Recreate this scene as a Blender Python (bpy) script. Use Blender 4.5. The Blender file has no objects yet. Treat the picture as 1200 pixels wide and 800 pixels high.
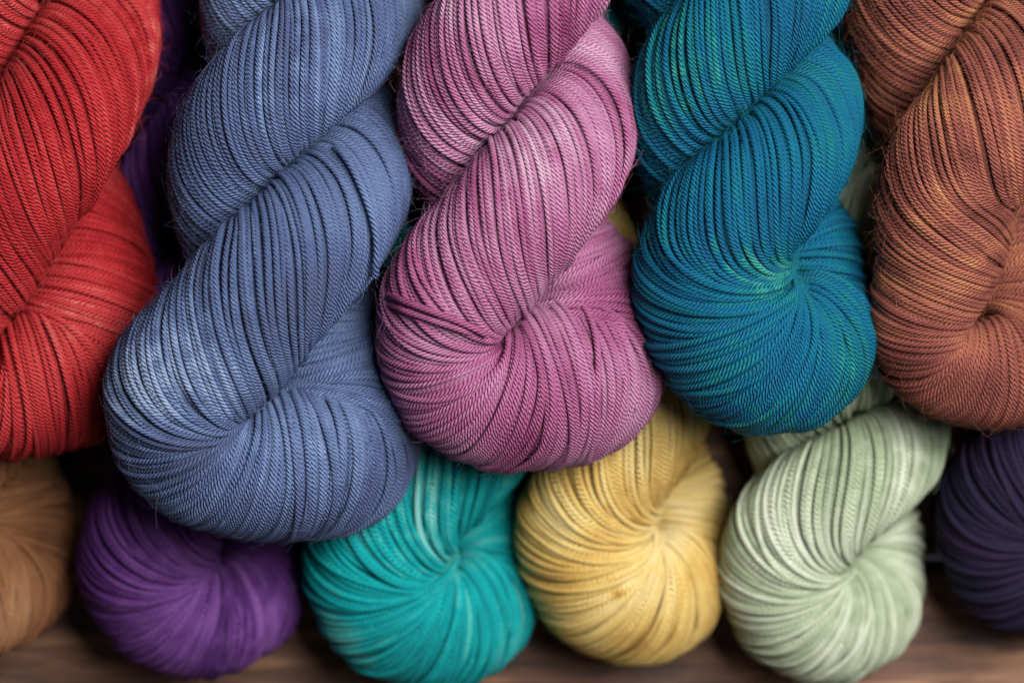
import bpy, math, random
import numpy as np

# ------------------------------------------------------------------ camera
U = 0.00022            # metres per picture unit (the picture is 1200 x 800 units on the plane z = 0)
DIST = 0.75            # camera height above the plane through the upper row of skeins
scene = bpy.context.scene
cam_data = bpy.data.cameras.new("camera")
cam = bpy.data.objects.new("camera", cam_data)
scene.collection.objects.link(cam)
cam.location = (0, 0, DIST)
cam_data.sensor_width = 36.0
cam_data.lens = 36.0 * DIST / (1200 * U)
cam_data.clip_start = 0.01
cam_data.clip_end = 20
cam_data.dof.use_dof = True
cam_data.dof.focus_distance = DIST - 92 * U
cam_data.dof.aperture_fstop = cam_data.lens / 1000 / 0.017
cam_data.dof.aperture_blades = 0
scene.camera = cam

# ------------------------------------------------------------------ light
world = bpy.data.worlds.new("World")
scene.world = world
world.use_nodes = True
bg = world.node_tree.nodes["Background"]
bg.inputs["Color"].default_value = (0.80, 0.88, 1.0, 1)
bg.inputs["Strength"].default_value = 0.045


def area_light(name, loc, target, size, power, color):
    d = bpy.data.lights.new(name, 'AREA')
    d.shape = 'RECTANGLE'
    d.size, d.size_y = size
    d.energy = power
    d.color = color
    o = bpy.data.objects.new(name, d)
    scene.collection.objects.link(o)
    o.location = loc
    v = np.array(target, float) - np.array(loc, float)
    from mathutils import Vector
    o.rotation_euler = Vector(v).to_track_quat('-Z', 'Y').to_euler()
    return o


area_light("window_light", (0.35, 0.21, 0.74), (0, 0, 0), (0.38, 0.55), 16.0, (1.0, 0.97, 0.93))

scene.view_settings.view_transform = 'Standard'
scene.view_settings.look = 'None'
scene.view_settings.exposure = 0.0
scene.view_settings.gamma = 1.0
scene.view_settings.use_curve_mapping = False
scene.cycles.max_bounces = 6
scene.cycles.diffuse_bounces = 2

C = scene.collection
rng = np.random.default_rng(11)


# ------------------------------------------------------------------ helpers
def lin(h):
    h = h.lstrip('#')
    out = []
    for i in (0, 2, 4):
        c = int(h[i:i + 2], 16) / 255
        out.append(c / 12.92 if c <= 0.04045 else ((c + 0.055) / 1.055) ** 2.4)
    return tuple(out) + (1.0,)


def at(px, py, z):
    """picture position (1200 x 800) at height z units -> position in units, x right, y up"""
    f = (DIST / U - z) / (DIST / U)
    return np.array([(px - 600) * f, (400 - py) * f, z])


def noise1(n_terms, lo, hi, seed):
    """a smooth random function of one variable, about -1..1, wavelengths lo..hi"""
    r = np.random.default_rng(seed)
    w = 2 * np.pi / np.exp(r.uniform(np.log(lo), np.log(hi), n_terms))
    p = r.uniform(0, 2 * np.pi, n_terms)
    return lambda s: sum(np.sin(w[i] * s + p[i]) for i in range(n_terms)) / math.sqrt(n_terms)


def noise3(n_terms, lo, hi, seed):
    r = np.random.default_rng(seed)
    d = r.normal(size=(n_terms, 3))
    d /= np.linalg.norm(d, axis=1)[:, None]
    d *= (2 * np.pi / np.exp(r.uniform(np.log(lo), np.log(hi), n_terms)))[:, None]
    p = r.uniform(0, 2 * np.pi, n_terms)
    return lambda P: np.sin(P @ d.T + p).sum(-1) / math.sqrt(n_terms)


def blur(a, sig, axis, wrap):
    k = int(3 * sig) + 1
    x = np.arange(-k, k + 1)
    g = np.exp(-x * x / (2 * sig * sig))
    g /= g.sum()
    pad = [(0, 0)] * a.ndim
    pad[axis] = (k, k)
    b = np.pad(a, pad, mode='wrap' if wrap else 'edge')
    out = np.zeros_like(a)
    for i, w in enumerate(g):
        sl = [slice(None)] * a.ndim
        sl[axis] = slice(i, i + a.shape[axis])
        out += w * b[tuple(sl)]
    return out


def mesh_from(name, V, quads, dye=None, smooth=True, uv=None):
    me = bpy.data.meshes.new(name)
    V = np.ascontiguousarray(V, dtype=np.float32)
    Q = np.ascontiguousarray(quads, dtype=np.int32)
    n = len(Q)
    me.vertices.add(len(V))
    me.vertices.foreach_set("co", V.ravel())
    me.loops.add(n * 4)
    me.loops.foreach_set("vertex_index", Q.ravel())
    me.polygons.add(n)
    me.polygons.foreach_set("loop_start", np.arange(0, n * 4, 4, dtype=np.int32))
    if smooth:
        me.polygons.foreach_set("use_smooth", np.ones(n, dtype=bool))
    if dye is not None:
        a = me.attributes.new("dye", 'FLOAT', 'POINT')
        a.data.foreach_set("value", np.ascontiguousarray(dye, dtype=np.float32))
    if uv is not None:
        l = me.uv_layers.new(name="twist")
        l.uv.foreach_set("vector", np.ascontiguousarray(uv, dtype=np.float32).ravel())
    me.update(calc_edges=True)
    return me


def ring_uv(n, sides, v):
    """u runs once round the strand, v counts the turns of its twist"""
    i = np.arange(n - 1)[:, None] + np.zeros((1, sides), int)
    j = np.arange(sides)[None] + np.zeros((n - 1, 1), int)
    u0, u1 = j / sides, (j + 1) / sides
    return np.stack([np.stack([u0, v[i]], -1), np.stack([u1, v[i]], -1), np.stack([u1, v[i + 1]], -1), np.stack([u0, v[i + 1]], -1)], 2).reshape(-1, 2)


def link(name, me, mat, parent=None):
    o = bpy.data.objects.new(name, me)
    C.objects.link(o)
    if mat:
        me.materials.append(mat)
    if parent:
        o.parent = parent
    return o


def norm(v):
    return v / np.maximum(np.linalg.norm(v, axis=-1, keepdims=True), 1e-9)


def tube_rings(P, N, rad, sides, phase, lobes):
    """rings of a plied yarn round the path P (n,3); N outward hints; phase (n,) twist of the plies"""
    T = norm(np.gradient(P, axis=0))
    E = norm(N - (N * T).sum(-1, keepdims=True) * T)
    B = np.cross(T, E)
    j = np.arange(sides)
    ang = 2 * np.pi * j / sides
    prof = np.where(j % 2 == 0, 1.0, lobes) if lobes < 1 else np.ones(sides)
    a = phase[:, None] + ang[None]
    r = rad[:, None] * prof[None]
    return P[:, None] + r[..., None] * (np.cos(a)[..., None] * E[:, None] + np.sin(a)[..., None] * B[:, None])


def ring_quads(n, sides, base=0):
    i = np.arange(n - 1)[:, None]
    j = np.arange(sides)[None]
    a = i * sides + j
    b = i * sides + (j + 1) % sides
    return np.stack([a, b, b + sides, a + sides], -1).reshape(-1, 4) + base


# ------------------------------------------------------------------ materials
PLIES = 4


def yarn_material(name, stops, sheen=0.25, fine=0.16, depth=0.0006):
    m = bpy.data.materials.new(name)
    m.use_nodes = True
    nt = m.node_tree
    nd = nt.nodes
    bs = nd["Principled BSDF"]
    at_ = nd.new("ShaderNodeAttribute")
    at_.attribute_name = "dye"
    geo = nd.new("ShaderNodeTexCoord")
    n1 = nd.new("ShaderNodeTexNoise")
    n1.inputs["Scale"].default_value = 900
    n1.inputs["Detail"].default_value = 3
    nt.links.new(geo.outputs["Object"], n1.inputs["Vector"])
    add = nd.new("ShaderNodeMath")
    add.operation = 'MULTIPLY_ADD'
    add.inputs[1].default_value = fine * 2
    sub = nd.new("ShaderNodeMath")
    sub.operation = 'ADD'
    sub.inputs[1].default_value = -fine
    nt.links.new(n1.outputs["Fac"], add.inputs[0])
    nt.links.new(at_.outputs["Fac"], add.inputs[2])
    nt.links.new(add.outputs[0], sub.inputs[0])
    ramp = nd.new("ShaderNodeValToRGB")
    el = ramp.color_ramp.elements
    while len(el) < len(stops):
        el.new(0.5)
    for e, (p, c) in zip(el, stops):
        e.position = p
        e.color = lin(c)
    nt.links.new(sub.outputs[0], ramp.inputs[0])
    nt.links.new(ramp.outputs[0], bs.inputs["Base Color"])
    bs.inputs["Roughness"].default_value = 0.72
    bs.inputs["Specular IOR Level"].default_value = 0.22
    bs.inputs["Sheen Weight"].default_value = sheen
    bs.inputs["Sheen Roughness"].default_value = 0.5
    nt.links.new(ramp.outputs[0], bs.inputs["Sheen Tint"])
    n2 = nd.new("ShaderNodeTexNoise")
    n2.inputs["Scale"].default_value = 2600
    n2.inputs["Detail"].default_value = 2
    nt.links.new(geo.outputs["Object"], n2.inputs["Vector"])
    bp = nd.new("ShaderNodeBump")
    bp.inputs["Strength"].default_value = 0.3
    bp.inputs["Distance"].default_value = 0.0002
    nt.links.new(n2.outputs["Fac"], bp.inputs["Height"])
    # the plies of the yarn: rounded ridges that wind round each strand
    uvn = nd.new("ShaderNodeUVMap")
    uvn.uv_map = "twist"
    sx = nd.new("ShaderNodeSeparateXYZ")
    nt.links.new(uvn.outputs[0], sx.inputs[0])
    mth = []
    for op, v in (('ADD', None), ('MULTIPLY', math.pi * PLIES), ('SINE', None), ('ABSOLUTE', None), ('POWER', 0.7)):
        k = nd.new("ShaderNodeMath")
        k.operation = op
        if v is not None:
            k.inputs[1].default_value = v
        if mth:
            nt.links.new(mth[-1].outputs[0], k.inputs[0])
        mth.append(k)
    nt.links.new(sx.outputs[0], mth[0].inputs[0])
    nt.links.new(sx.outputs[1], mth[0].inputs[1])
    b2 = nd.new("ShaderNodeBump")
    b2.inputs["Strength"].default_value = 1.0
    b2.inputs["Distance"].default_value = depth
    nt.links.new(mth[-1].outputs[0], b2.inputs["Height"])
    nt.links.new(b2.outputs[0], bp.inputs["Normal"])
    nt.links.new(bp.outputs[0], bs.inputs["Normal"])
    return m


def wood_material(name, dark, mid, light, seed):
    m = bpy.data.materials.new(name)
    m.use_nodes = True
    nt = m.node_tree
    nd = nt.nodes
    bs = nd["Principled BSDF"]
    tc = nd.new("ShaderNodeTexCoord")
    mp = nd.new("ShaderNodeMapping")
    mp.inputs["Location"].default_value = (seed * 1.3, seed * 0.7, 0)
    mp.inputs["Scale"].default_value = (9, 70, 30)
    nt.links.new(tc.outputs["Object"], mp.inputs["Vector"])
    n1 = nd.new("ShaderNodeTexNoise")
    n1.inputs["Scale"].default_value = 1.6
    n1.inputs["Detail"].default_value = 8
    n1.inputs["Roughness"].default_value = 0.62
    n1.inputs["Distortion"].default_value = 0.9
    nt.links.new(mp.outputs[0], n1.inputs["Vector"])
    mp2 = nd.new("ShaderNodeMapping")
    mp2.inputs["Scale"].default_value = (30, 420, 60)
    nt.links.new(tc.outputs["Object"], mp2.inputs["Vector"])
    n2 = nd.new("ShaderNodeTexNoise")
    n2.inputs["Scale"].default_value = 2.0
    n2.inputs["Detail"].default_value = 5
    nt.links.new(mp2.outputs[0], n2.inputs["Vector"])
    mx = nd.new("ShaderNodeMath")
    mx.operation = 'MULTIPLY_ADD'
    mx.inputs[1].default_value = 0.35
    sb = nd.new("ShaderNodeMath")
    sb.operation = 'ADD'
    sb.inputs[1].default_value = -0.17
    nt.links.new(n2.outputs["Fac"], mx.inputs[0])
    nt.links.new(n1.outputs["Fac"], mx.inputs[2])
    nt.links.new(mx.outputs[0], sb.inputs[0])
    ramp = nd.new("ShaderNodeValToRGB")
    el = ramp.color_ramp.elements
    el.new(0.5)
    for e, (p, c) in zip(el, ((0.34, dark), (0.5, mid), (0.66, light))):
        e.position = p
        e.color = lin(c)
    nt.links.new(sb.outputs[0], ramp.inputs[0])
    nt.links.new(ramp.outputs[0], bs.inputs["Base Color"])
    bs.inputs["Roughness"].default_value = 0.6
    bp = nd.new("ShaderNodeBump")
    bp.inputs["Strength"].default_value = 0.5
    bp.inputs["Distance"].default_value = 0.0012
    nt.links.new(sb.outputs[0], bp.inputs["Height"])
    nt.links.new(bp.outputs[0], bs.inputs["Normal"])
    return m


# ------------------------------------------------------------------ the table
TABLE_Z = -366


def build_table():
    root = bpy.data.objects.new("wooden_table", None)
    C.objects.link(root)
    root.location = (0, 0, TABLE_Z * U)
    root["label"] = "dark brown weathered wooden table top beneath the rows of yarn"
    root["category"] = "table"
    edges = [-1.02, -0.51, -0.115, 0.09, 0.20, 0.32, 0.47, 0.62]
    y = -0.59
    widths = [0.13, 0.145, 0.12, 0.1325, 0.14, 0.12, 0.15, 0.13, 0.14]
    # a joint between two planks runs along the lower edge of the picture
    for i, w in enumerate(widths):
        x0, x1, y0, y1 = -0.75, 0.75, y + 0.0012, y + w - 0.0012
        t, b = 0.0022, 0.025
        prof = [(y0, -b), (y0, -t), (y0 + t * .4, -t * .4), (y0 + t, 0), (y1 - t, 0), (y1 - t * .4, -t * .4), (y1, -t), (y1, -b)]
        V = [(x0, a, c) for a, c in prof] + [(x1, a, c) for a, c in prof]
        n = len(prof)
        F = [[k, (k + 1) % n, n + (k + 1) % n, n + k] for k in range(n)]
        me = bpy.data.meshes.new("plank")
        me.from_pydata(V, [], F + [list(range(n))[::-1], list(range(n, 2 * n))])
        me.update()
        o = link("plank", me, wood_material("plank_wood", "#352015", "#6a4430", "#9c7254", i * 3.1 + 1), root)
        y += w


build_table()


# ------------------------------------------------------------------ skeins
class Skein:
    """One hank: a thick loop of yarn twisted on itself and folded in two, so that it plies like a rope.
    One tube runs down one ply, round the end loop and back up the other ply; the strands wind round it."""

    def __init__(s, name, label, K, z0, L, B, R, rl, r, rho, HP, ox, tilt, stops, seed, top=-300, alpha=60, alpha_loop=85,
                 n=58, hA=0.53, dense=5.0, sides=7, lobes=0.76, dense_y=-60, fuzz=900, dye=None, loop=None, wide=1.0,
                 strand=4.5, gapn=1.0, rise=0.0, patch=(90, 260), amp=(.16, .07, .05), kz=0.5, thick=.57, tight=0.0, taper=0.0, sag=0.0, bend=0.0, pack=0.62, dip=1.0):
        s.__dict__.update(locals())
        s.dye_fn = dye
        s.build()

    def centreline(s):
        t = math.radians(s.tilt)
        up = np.array([math.sin(t), math.cos(t), 0.0])
        ri = np.array([math.cos(t), -math.sin(t), 0.0])
        fz = np.array([0, 0, 1.0])
        fac = (DIST / U - s.z0) / (DIST / U)
        Kp = at(s.K[0], s.K[1], s.z0)
        s.Kp = Kp
        q = fac
        r, rho, HP = s.r * q, s.rho * q, s.HP * q
        hA = s.hA * HP
        hmax = (s.K[1] - s.top) * q / math.cos(t)
        o = Kp + ri * s.ox * q
        A, Bp = [], []
        for side, out in ((0, A), (1, Bp)):
            for h in np.arange(hA - 0.16 * HP, hmax, 8.0):
                u = (h - hA) / HP
                ph = math.pi * (side + u * (1 + s.tight * max(u, 0)))
                g = 1 - s.taper * max(h - hA, 0) / (400 * q)
                out.append((*(o + up * h + ri * s.bend * q * (max(h, 0) / (400 * q)) ** 2 + g * rho * (s.wide * math.sin(ph) * ri + 1.2 * math.cos(ph) * fz) - fz * s.sag * max(h - hA, 0)), r * g))
        L, B, R, rl = s.L * q, s.B * q, s.R * q, s.rl * q
        if s.loop:
            lp = [(x * q, y * q, z * q, rr * q) for x, y, z, rr in s.loop]
        else:
            f = s.thick
            rL, rB, rR = [max(f * e, .92 * r) for e in (L, B, R)]
            cl, cb, cr = L - rL, B - rB, R - rR
            lp = [(-cl, 0.14 * B, s.kz * r, rL), (-cl, -.24 * cb, .2 * r, rL), (-cl * .62, -.86 * cb, .05 * r, (rL + rB) / 2),
                  (.18 * cr, -cb, -.12 * r, rB), (.8 * cr, -.70 * cb, -.36 * s.dip * r, (rB + rR) / 2), (cr, -.22 * B, -.72 * s.dip * r, rR),
                  (.7 * cr + .3 * (s.ox * q + rho), .22 * B, -.92 * s.dip * r, (rR + r) / 2)]
        loop = [(*(Kp + ri * x + up * y + fz * z), rr) for x, y, z, rr in lp]
        pts = np.array(A[::-1] + loop + Bp)
        # dense resample, smooth
        seg = np.linalg.norm(np.diff(pts[:, :3], axis=0), axis=1)
        cu = np.r_[0, np.cumsum(seg)]
        n = int(cu[-1] / 2)
        sv = np.linspace(0, cu[-1], n)
        D = np.stack([np.interp(sv, cu, pts[:, i]) for i in range(4)], 1)
        iA = np.searchsorted(sv, cu[len(A)])
        iB = np.searchsorted(sv, cu[len(A) + len(loop) - 1])
        D = blur(D, 8 * q, 0, False)
        D[:, 3] = blur(D[:, 3], 18 * q, 0, False)
        seg = np.linalg.norm(np.diff(D[:, :3], axis=0), axis=1)
        cu = np.r_[0, np.cumsum(seg)]
        s.S = cu
        s.Cl, s.Rd = D[:, :3], D[:, 3]
        s.sA, s.sB = cu[iA], cu[iB]
        s.q = q

    def build(s):
        s.centreline()
        Cl, S = s.Cl, s.S
        # coarse samples for the envelope
        M = int(S[-1] / 7)
        sg = np.linspace(0, S[-1], M)
        Cg = np.stack([np.interp(sg, S, Cl[:, i]) for i in range(3)], 1)
        Rg = np.interp(sg, S, s.Rd)
        T = norm(np.gradient(Cg, axis=0))
        N = np.zeros_like(T)
        n0 = np.array([0, 0, 1.0]) - T[0] * T[0, 2]
        N[0] = n0 / np.linalg.norm(n0)
        for i in range(1, M):
            v = N[i - 1] - T[i] * (N[i - 1] @ T[i])
            N[i] = v / np.linalg.norm(v)
        Bn = np.cross(T, N)
        TH = 64
        th = np.arange(TH) * 2 * np.pi / TH
        d = np.cos(th)[None, :, None] * N[:, None] + np.sin(th)[None, :, None] * Bn[:, None]
        lo = np.zeros((M, TH))
        hi = np.ones((M, TH))
        c2 = (Cg ** 2).sum(1)

        tol = np.where(np.abs(sg[:, None] - sg[None]) < 1.3 * Rg[:, None], -0.09, 0.055) * Rg[:, None]

        def ok(lam):
            P = (Cg[:, None] + (lam * Rg[:, None])[..., None] * d).reshape(-1, 3)
            D = np.sqrt(np.maximum((P ** 2).sum(1)[:, None] + c2[None] - 2 * P @ Cg.T, 0)) - Rg[None]
            return (D.reshape(M, TH, M) - tol[:, None, :]).min(2) >= (lam - 1) * Rg[:, None]
        good = ok(hi)
        lo[good] = 1
        for _ in range(7):
            mid = (lo + hi) / 2
            g = ok(mid)
            lo = np.where(g, mid, lo)
            hi = np.where(g, hi, mid)
        lam = lo
        lam = np.maximum(lam, 0.12)
        lam = blur(blur(lam, 1.7, 1, True), 1.7, 0, False)
        bump = noise3(14, 60 * s.q, 200 * s.q, s.seed + 5)
        env = lam * Rg[:, None] * (1 + 0.018 * bump(Cg[:, None] + d * Rg[:, None, None]))
        s.sg, s.Cg, s.Tg, s.Ng, s.Bg, s.env, s.lam, s.TH, s.Rg = sg, Cg, T, N, Bn, env, lam, TH, Rg
        w = 45 * s.q
        sm = lambda x: 1 / (1 + np.exp(-x / w * 4))
        s.in_loop = lambda v: sm(v - s.sA + 25 * s.q) * sm(s.sB + 60 * s.q - v)
        al = s.alpha + (s.alpha_loop - s.alpha) * s.in_loop(sg)
        s.al = al
        tw = np.tan(np.radians(al))
        s.psi = -np.r_[0, np.cumsum(tw[:-1] / Rg[:-1] * np.diff(sg))]
        s.surf = Cg[:, None] + env[..., None] * d
        # room between neighbouring strands on the surface, when all n of them lie side by side
        dS = np.gradient(s.surf, axis=0) / np.gradient(sg)[:, None, None]
        dT = (np.roll(s.surf, -1, 1) - np.roll(s.surf, 1, 1)) / (4 * np.pi / TH)
        area = np.linalg.norm(np.cross(dS, dT), axis=2)
        run = np.linalg.norm(dS + np.gradient(s.psi, sg)[:, None, None] * dT, axis=2)
        room = area * (2 * np.pi / s.n) / np.maximum(run, 1e-6)
        s.room = blur(blur(room, 2, 0, False), 2, 1, True)
        s.surf = Cg[:, None] + env[..., None] * d
        s.make_objects()

    def frame(s, sv):
        f = lambda a: np.stack([np.interp(sv, s.sg, a[:, i]) for i in range(3)], -1)
        T, N = norm(f(s.Tg)), f(s.Ng)
        N = norm(N - (N * T).sum(-1, keepdims=True) * T)
        return f(s.Cg), T, N, np.cross(T, N)

    def envelope(s, sv, th, grid=None):
        g = s.env if grid is None else grid
        u = np.clip(np.interp(sv, s.sg, np.arange(len(s.sg))), 0, len(s.sg) - 1.001)
        v = (th / (2 * np.pi) * s.TH) % s.TH
        i, j = u.astype(int), v.astype(int) % s.TH
        fu, fv = u - i, v - np.floor(v)
        j2 = (j + 1) % s.TH
        return (g[i, j] * (1 - fu) * (1 - fv) + g[i + 1, j] * fu * (1 - fv) + g[i, j2] * (1 - fu) * fv + g[i + 1, j2] * fu * fv)

    def path(s, sv, th, drop):
        c, T, N, B = s.frame(sv)
        d = np.cos(th)[:, None] * N + np.sin(th)[:, None] * B
        e = np.maximum(s.envelope(sv, th) - drop, 2.0)
        return c + d * e[:, None], d

    def pic(s, P):
        f = (DIST / U) / (DIST / U - P[..., 2])
        return 600 + P[..., 0] * f, 400 - P[..., 1] * f

    def make_objects(s):
        q = s.q
        mat = yarn_material(s.name + "_yarn", s.stops)
        root = bpy.data.objects.new("yarn_skein", None)
        C.objects.link(root)
        org = s.Kp.copy()
        org[2] = s.z0 - s.rl * q
        root.location = org * U
        root["label"] = s.label
        root["category"] = "yarn skein"
        root["group"] = "skeins of hand dyed yarn laid in two rows"
        s.root, s.org, s.mat = root, org, mat
        dn = noise3(10, s.patch[0], s.patch[1], s.seed + 1)
        fn = noise3(8, 14, 40, s.seed + 2)
        k_rng = np.random.default_rng(s.seed)

        def dye(P, k):
            x, y = s.pic(P)
            v = 0.5 + s.amp[0] * dn(P) + s.amp[1] * k + s.amp[2] * fn(P)
            if s.dye_fn:
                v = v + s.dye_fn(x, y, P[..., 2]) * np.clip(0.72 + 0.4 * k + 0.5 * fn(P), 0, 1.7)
            return np.clip(v, 0, 1)
        s.dye = dye
        # sections: two plies and the end loop between them
        cuts = [0, s.sA, s.sB, s.S[-1]]
        names = ["twisted_ply", "end_loop", "twisted_ply"]
        parts = []
        a = s.strand * q
        n = s.n
        for c0, c1, nm in zip(cuts[:-1], cuts[1:], names):
            m = max(6, int((c1 - c0) / 4))
            sv = np.linspace(c0, c1, m)
            ns = 2 * n
            psi = np.interp(sv, s.sg, s.psi)
            th = psi[:, None] + (np.arange(ns) * 2 * np.pi / ns)[None]
            drop = np.where(np.arange(ns) % 2 == 0, a * 1.3, a * 2.3)[None] + np.zeros((m, 1))
            P, d = s.path(np.repeat(sv, ns), th.ravel(), drop.ravel())
            lv = np.interp(sv, s.sg, np.r_[0, np.cumsum(np.diff(s.sg) / np.cos(np.radians(s.al[:-1])))])
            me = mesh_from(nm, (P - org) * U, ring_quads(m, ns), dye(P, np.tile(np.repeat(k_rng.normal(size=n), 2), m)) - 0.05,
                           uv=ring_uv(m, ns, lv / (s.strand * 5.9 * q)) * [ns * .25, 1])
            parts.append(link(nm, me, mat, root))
        s.parts = parts
        # the strands
        base = (np.arange(n) + k_rng.uniform(-.28, .28, n)) * 2 * np.pi / n
        common = noise3(10, 0.9, 3.0, s.seed + 7)
        fine_s = np.arange(0, s.S[-1], 0.36)
        psi = np.interp(fine_s, s.sg, s.psi)
        al = np.radians(np.interp(fine_s, s.sg, s.al))
        Rf = np.interp(fine_s, s.sg, s.Rg)
        ell = np.r_[0, np.cumsum(0.36 / np.cos(al[:-1]))]
        il = s.in_loop(fine_s)
        s.hair_src = []
        ntri = 0
        for k in range(n):
            w1 = noise1(3, 350, 1100, s.seed * 1000 + k)
            w2 = noise1(3, 200, 700, s.seed * 1000 + 500 + k)
            th = base[k] + psi
            P, d = s.path(fine_s, th, 0 * th)
            cc = common(np.stack([np.cos(base[k]) * 3 + 0 * ell, np.sin(base[k]) * 3 + 0 * ell, ell / 420], -1))
            perp = 2 * a * (0.30 * w1(ell) + 0.34 * s.gapn * cc)
            kr = k_rng.normal()
            rad_k = a * (1 + 0.09 * np.clip(k_rng.normal(), -2, 2))
            pitch = s.strand * 5.9 * q * k_rng.uniform(0.84, 1.2)
            drop = a * (0.95 + 0.18 * np.clip(w2(ell), -1.6, 1.6) + 0.13 * kr)
            rogue = k_rng.random() < 0.07
            if rogue:
                perp = perp * 2.6
                drop = drop - 0.75 * a
            f = np.clip(s.envelope(fine_s, th, s.room) / (2 * a * s.pack), 0, 1.3)
            t = np.clip(((k * 0.6180339) % 1 - f) / 0.16 + 0.5, 0, 1)
            under = t * t * (3 - 2 * t) * (0 if rogue else 1)
            drop = drop + a * (0.82 + 0.45 * (k % 2)) * under
            sv = np.clip(fine_s + perp * np.sin(al), 0, s.S[-1])
            P, d = s.path(sv, th + perp * np.cos(al) / Rf, drop)
            for ax in range(3):
                P[:, ax] = blur(P[:, ax], 4.0, 0, False)
            ln = np.r_[0, np.cumsum(np.linalg.norm(np.diff(P, axis=0), axis=1))]
            x, y = s.pic(P)
            lam = s.envelope(fine_s, th, s.lam)
            vis = (d[:, 2] > -0.12) & (x > -30) & (x < 1230) & (y > max(-30, s.dense_y)) & (y < 830) & (lam > 0.45) & (under < 0.75)
            vis = blur(vis.astype(float), 12, 0, False) > 0.15
            sp = np.where(vis, s.dense, 20.0)
            w = np.r_[0, np.cumsum(np.diff(ln) / sp[1:])]
            nk = k_rng.normal()
            for part, c0, c1 in zip(parts, cuts[:-1], cuts[1:]):
                w0, w1_ = np.interp([c0, min(c1, fine_s[-1])], fine_s, w)
                m = max(4, int(math.ceil(w1_ - w0)) + 1)
                wv = np.linspace(w0, w1_, m)
                Pm = np.stack([np.interp(wv, w, P[:, i]) for i in range(3)], -1)
                dm = norm(np.stack([np.interp(wv, w, d[:, i]) for i in range(3)], -1))
                lm = np.interp(wv, w, ln)
                V = tube_rings(Pm, dm, np.full(m, rad_k), s.sides, np.zeros(m), 1.0)
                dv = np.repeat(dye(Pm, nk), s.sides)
                me = mesh_from("yarn_strand", (V.reshape(-1, 3) - org) * U, ring_quads(m, s.sides), dv, uv=ring_uv(m, s.sides, lm / pitch + k * .37))
                link("yarn_strand", me, mat, part)
                ntri += (m - 1) * s.sides * 2
            idx = np.where(vis & (d[:, 2] > -0.3) & (lam > .5))[0]
            if len(idx) > 3:
                s.hair_src.append((P[idx], d[idx], norm(np.gradient(P, axis=0))[idx]))
        s.ntri = ntri
        if s.fuzz:
            s.make_fuzz()

    def make_fuzz(s):
        r = np.random.default_rng(s.seed + 77)
        P = np.concatenate([h[0] for h in s.hair_src])
        D = np.concatenate([h[1] for h in s.hair_src])
        T = np.concatenate([h[2] for h in s.hair_src])
        ids = r.integers(0, len(P), s.fuzz)
        q = s.q
        VV, QQ, DD = [], [], []
        base = 0
        m = 5
        tt = np.linspace(0, 1, m)
        for i in ids:
            ln = r.uniform(8, 34) * q
            lift = abs(r.normal(0, 0.42)) + 0.05
            side = np.cross(T[i], D[i])
            dirv = norm(T[i] * r.choice([-1, 1]) * r.uniform(.2, 1) + side * r.normal(0, .8) + D[i] * lift)
            curl = norm(side * r.normal() - D[i] * r.uniform(0.2, 1.2) + T[i] * r.normal() * .6)
            p0 = P[i] + D[i] * s.strand * q * 0.8
            pts = p0 + dirv * (tt * ln)[:, None] + curl * ((tt ** 2) * ln * r.uniform(.2, .9))[:, None]
            pts += norm(r.normal(size=3)) * (np.sin(tt * r.uniform(4, 9)) * ln * 0.05)[:, None]
            V = tube_rings(pts, np.tile(D[i] + 0.01, (m, 1)), np.full(m, 0.095 * q) * (1 - .55 * tt), 3, np.zeros(m), 1.0)
            VV.append(V.reshape(-1, 3))
            QQ.append(ring_quads(m, 3, base))
            base += m * 3
            DD.append(np.full(m * 3, np.clip(0.72 + r.normal() * .12, 0, 1)))
        me = mesh_from("fuzz", (np.concatenate(VV) - s.org) * U, np.concatenate(QQ), np.concatenate(DD))
        o = link("fuzz", me, s.mat, s.root)
        o["kind"] = "stuff"

    def loose(s, name, pts, lift, label, width=1.0, part=None, tone=0.0, ends=(0, 0)):
        """a single strand lying proud on the surface along picture points"""
        q = s.q
        pts = np.array(pts, float)
        cu = np.r_[0, np.cumsum(np.linalg.norm(np.diff(pts, axis=0), axis=1))]
        m = int(cu[-1] / 3)
        t = np.linspace(0, cu[-1], m)
        XY = np.stack([np.interp(t, cu, pts[:, i]) for i in range(2)], 1)
        XY = blur(XY, 5, 0, False)
        g = s.surf.reshape(-1, 3)
        gx, gy = s.pic(g)
        Z = []
        for x, y in XY:
            near = (gx - x) ** 2 + (gy - y) ** 2 < 13 ** 2
            Z.append(g[near, 2].max() if near.any() else np.nan)
        Z = np.array(Z)
        ok = ~np.isnan(Z)
        Z = np.interp(np.arange(m), np.where(ok)[0], Z[ok])
        Z = blur(Z, 5, 0, False) + lift * q
        e = np.minimum(1, np.minimum(np.arange(m) / 7, np.arange(m)[::-1] / 7))
        Z -= (1 - e) * (np.where(np.arange(m) < m / 2, ends[0], ends[1])) * q
        P = np.array([at(x, y, z) for (x, y), z in zip(XY, Z)])
        for ax in range(3):
            P[:, ax] = blur(P[:, ax], 1.5, 0, False)
        ln = np.r_[0, np.cumsum(np.linalg.norm(np.diff(P, axis=0), axis=1))]
        a = s.strand * q * width
        V = tube_rings(P, np.tile([0, 0, 1.0], (m, 1)), np.full(m, a), 8, np.zeros(m), 1.0)
        me = mesh_from(name, (V.reshape(-1, 3) - s.org) * U, ring_quads(m, 8), np.repeat(np.clip(s.dye(P, 0.0) + tone, 0, 1), 8), uv=ring_uv(m, 8, ln / (s.strand * 5.9 * q * width)))
        o = link(name, me, s.mat, s.root if part is None else s.parts[part])
        if label:
            o["label"] = label
        return o


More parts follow.
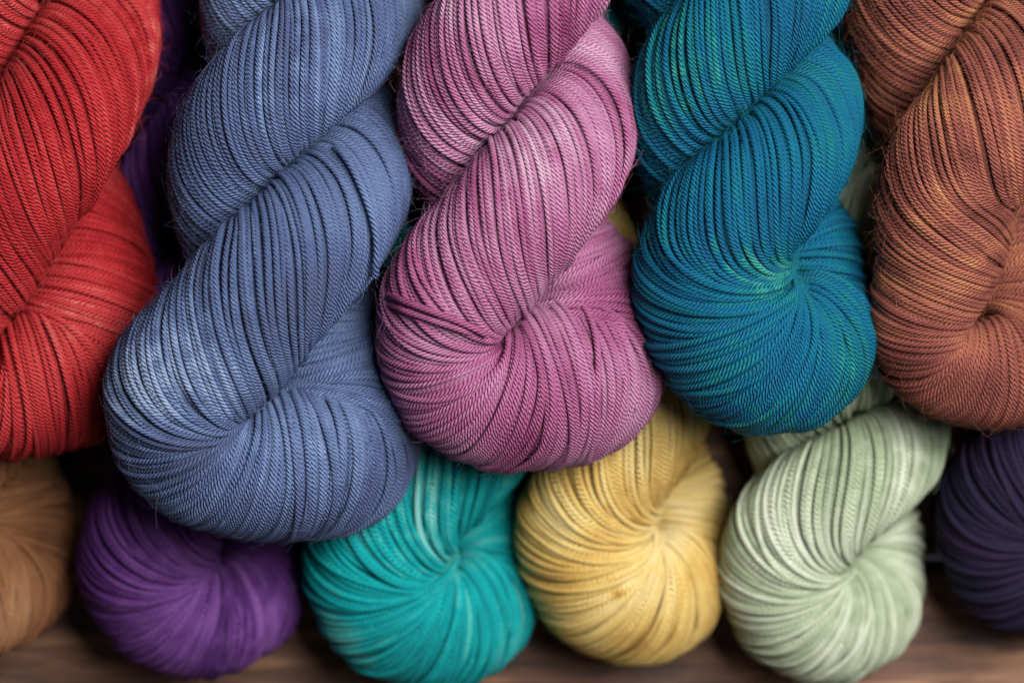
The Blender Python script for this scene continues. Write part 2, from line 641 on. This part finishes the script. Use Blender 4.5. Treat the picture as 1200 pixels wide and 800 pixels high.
def spot(cx, cy, rx, ry, amount, rot=0.0):
    c, sn = math.cos(rot), math.sin(rot)

    def f(x, y, z):
        u = ((x - cx) * c + (y - cy) * sn) / rx
        v = (-(x - cx) * sn + (y - cy) * c) / ry
        return amount * np.exp(-(u * u + v * v))
    return f


def spots(*fs):
    return lambda x, y, z: sum(f(x, y, z) for f in fs)


UP = dict(z0=0, n=72, strand=3.6, fuzz=4500)
LOW = dict(top=-230, pack=0.68, z0=-228, n=54, strand=3.7, dense=7.0, sides=6, dense_y=430, lobes=0.72, fuzz=250)

pink = Skein("pink", "pink and mauve yarn skein with a strand pulled across its knot",
             K=(585, 385), L=145, B=173, R=216, rl=81, r=80, rho=62, HP=245, ox=18, tilt=1,
             stops=((0.05, "#7a3159"), (0.4, "#a05a83"), (0.72, "#b680a2"), (1.0, "#cba2ba")), seed=21,
             dye=spots(spot(640, 180, 60, 70, .14), spot(700, 330, 60, 60, -.12), spot(560, 60, 90, 60, .05), spot(600, 500, 150, 60, -.1)), **UP)
blue = Skein("blue", "denim blue yarn skein with one loose strand, between the red and pink skeins",
             K=(290, 478), L=168, B=155, R=220, rl=88, r=85, rho=66, HP=288, hA=.51, ox=19, tilt=6, tight=.2, taper=.13, sag=.12,
             stops=((0.05, "#464a62"), (0.4, "#4d5d86"), (0.7, "#677ba4"), (1.0, "#8c9fc2")), seed=32,
             dye=spots(spot(190, 440, 90, 80, .18), spot(225, 170, 45, 110, -.2), spot(400, 260, 80, 120, -.12), spot(350, 60, 70, 80, .1)), **UP)
teal = Skein("teal", "deep teal blue yarn skein with green streaks and fine fuzz, left of the rust skein",
             amp=(.11, .08, .05), K=(915, 325), L=175, B=199, R=104, rl=82, r=78, rho=60, HP=197, hA=.48, ox=-36, tilt=-2,
             stops=((0.1, "#00456c"), (0.5, "#005d80"), (0.75, "#086c74"), (1.0, "#37908a")), seed=43,
             dye=spots(spot(840, 300, 90, 26, .27, .35), spot(810, 60, 40, 90, .08), spot(930, 190, 70, 60, -.14), spot(880, 490, 90, 40, .12), spot(1000, 330, 30, 70, .1)), **{**UP, 'fuzz': 7000})
rust = Skein("rust", "rust brown yarn skein with golden orange streaks, right of the deep teal skein",
             K=(1120, 360), L=88, B=140, R=165, rl=88, r=86, rho=70, HP=330, hA=.61, ox=8, tilt=4,
             loop=[(-30, 45, 42, 76), (-42, -8, 26, 64), (-32, -58, 8, 64), (22, -72, -4, 70), (76, -60, -12, 84), (100, -20, -30, 94), (100, 40, -50, 94)],
             stops=((0.1, "#5a2c29"), (0.45, "#874a41"), (0.7, "#a2634c"), (1.0, "#be8a5a")), seed=54, amp=(.13, .09, .06), patch=(60, 180),
             dye=spots(spot(1080, 330, 70, 30, .1), spot(1010, 60, 50, 70, .08), spot(1110, 130, 22, 90, .1), spot(1130, 450, 90, 50, -.15)), **{**UP, 'z0': -36})
red = Skein("red", "bright red yarn skein beside the denim blue skein, above the tan brown skein",
            K=(-14, 380), L=110, B=165, R=204, rl=87, r=83, rho=66, HP=335, hA=.51, ox=50, tilt=1, taper=.05, dip=.55,
            stops=((0.1, "#820e16"), (0.45, "#a82229"), (0.75, "#b9393c"), (1.0, "#d06a66")), seed=65,
            dye=spots(spot(180, 70, 30, 90, .3), spot(110, 460, 70, 60, -.15)), **{**UP, 'z0': -62})
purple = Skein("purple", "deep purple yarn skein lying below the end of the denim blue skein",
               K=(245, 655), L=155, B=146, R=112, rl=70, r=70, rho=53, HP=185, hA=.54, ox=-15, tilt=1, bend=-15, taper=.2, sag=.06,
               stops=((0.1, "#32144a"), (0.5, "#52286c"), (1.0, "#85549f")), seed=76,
               dye=spots(spot(300, 720, 50, 60, .2), spot(190, 120, 80, 260, -.4)), **LOW)  # the long dark spot paints in shade for the gap between red and blue
turq = Skein("turquoise", "bright turquoise yarn skein with pale aqua streaks, between the purple and the yellow skeins",
             K=(520, 658), L=168, B=158, R=118, rl=76, r=70, rho=53, HP=178, hA=.55, ox=-20, tilt=5, bend=40, taper=.12, sag=.04,
             stops=((0.1, "#007e84"), (0.5, "#00a4a8"), (0.75, "#4dbcb8"), (1.0, "#86d2cb")), seed=87,
             dye=spots(spot(492, 590, 26, 60, .3), spot(440, 610, 18, 50, .2, -.5)), **LOW)
yellow = Skein("yellow", "mustard yellow yarn skein with a few brown flecks, between the turquoise and the sage skeins",
               K=(755, 618), L=152, B=177, R=100, rl=72, r=70, rho=53, HP=172, hA=.55, ox=-18, tilt=4, bend=-175, taper=.2, sag=.06,
               stops=((0.0, "#86602c"), (0.3, "#cfa75a"), (0.55, "#e3c578"), (1.0, "#f2e2ae")), seed=98,
               dye=spots(spot(724, 695, 8, 6, -.6), spot(727, 560, 8, 36, -.35, -.3), spot(640, 680, 50, 10, -.2), spot(800, 690, 8, 50, -.25, .3), spot(850, 620, 30, 80, -.1)), **LOW)
sage = Skein("sage", "pale sage green yarn skein with grey green streaks, right of the yellow skein",
             K=(979, 660), L=142, B=152, R=112, rl=70, r=70, rho=53, HP=168, ox=-14, tilt=8, bend=30, taper=.15, sag=.05,
             stops=((0.0, "#78876a"), (0.4, "#aab89a"), (0.7, "#c9d3ba"), (1.0, "#e0e6d4")), seed=109, amp=(.14, .08, .05),
             dye=spots(spot(1065, 510, 30, 70, .3), spot(880, 640, 50, 50, .15), spot(1010, 750, 70, 40, .15)), **LOW)
plum = Skein("plum", "blackish purple yarn skein below the rust skein, right of the sage skein",
             K=(1225, 605), L=130, B=152, R=130, rl=70, r=70, rho=53, HP=220, ox=5, tilt=2,
             stops=((0.1, "#16132a"), (0.5, "#231b38"), (0.8, "#3b2243"), (1.0, "#583760")), seed=120, amp=(.2, .12, .05), **LOW)
brown = Skein("brown", "tan brown yarn skein below the red skein, left of the purple skein",
              K=(-62, 640), L=110, B=145, R=147, rl=75, r=70, rho=53, HP=220, ox=20, tilt=2,
              stops=((0.1, "#744a30"), (0.5, "#9c6b49"), (1.0, "#c0946f")), seed=131, **LOW)
pink.loose("tie_strand", [(449, 343), (470, 352), (520, 370), (552, 382), (577, 396)], 3.0, "magenta strand pulled straight across to the knot", 1.1, tone=-.25, ends=(26, 8))
pink.loose("tie_strand", [(450, 355), (478, 366), (520, 380), (560, 393)], 2.0, "second magenta strand lying along the first", 1.0, tone=-.2, ends=(26, 8))
blue.loose("loose_strand", [(388, 168), (402, 176), (418, 205), (436, 250), (444, 285), (438, 330)], 4.0, "loose thicker strand standing proud of the ply", 1.25, ends=(10, 12))
print("TRIS", sum(k.ntri for k in (pink, blue, teal, rust, red, purple, turq, yellow, sage, plum, brown)))
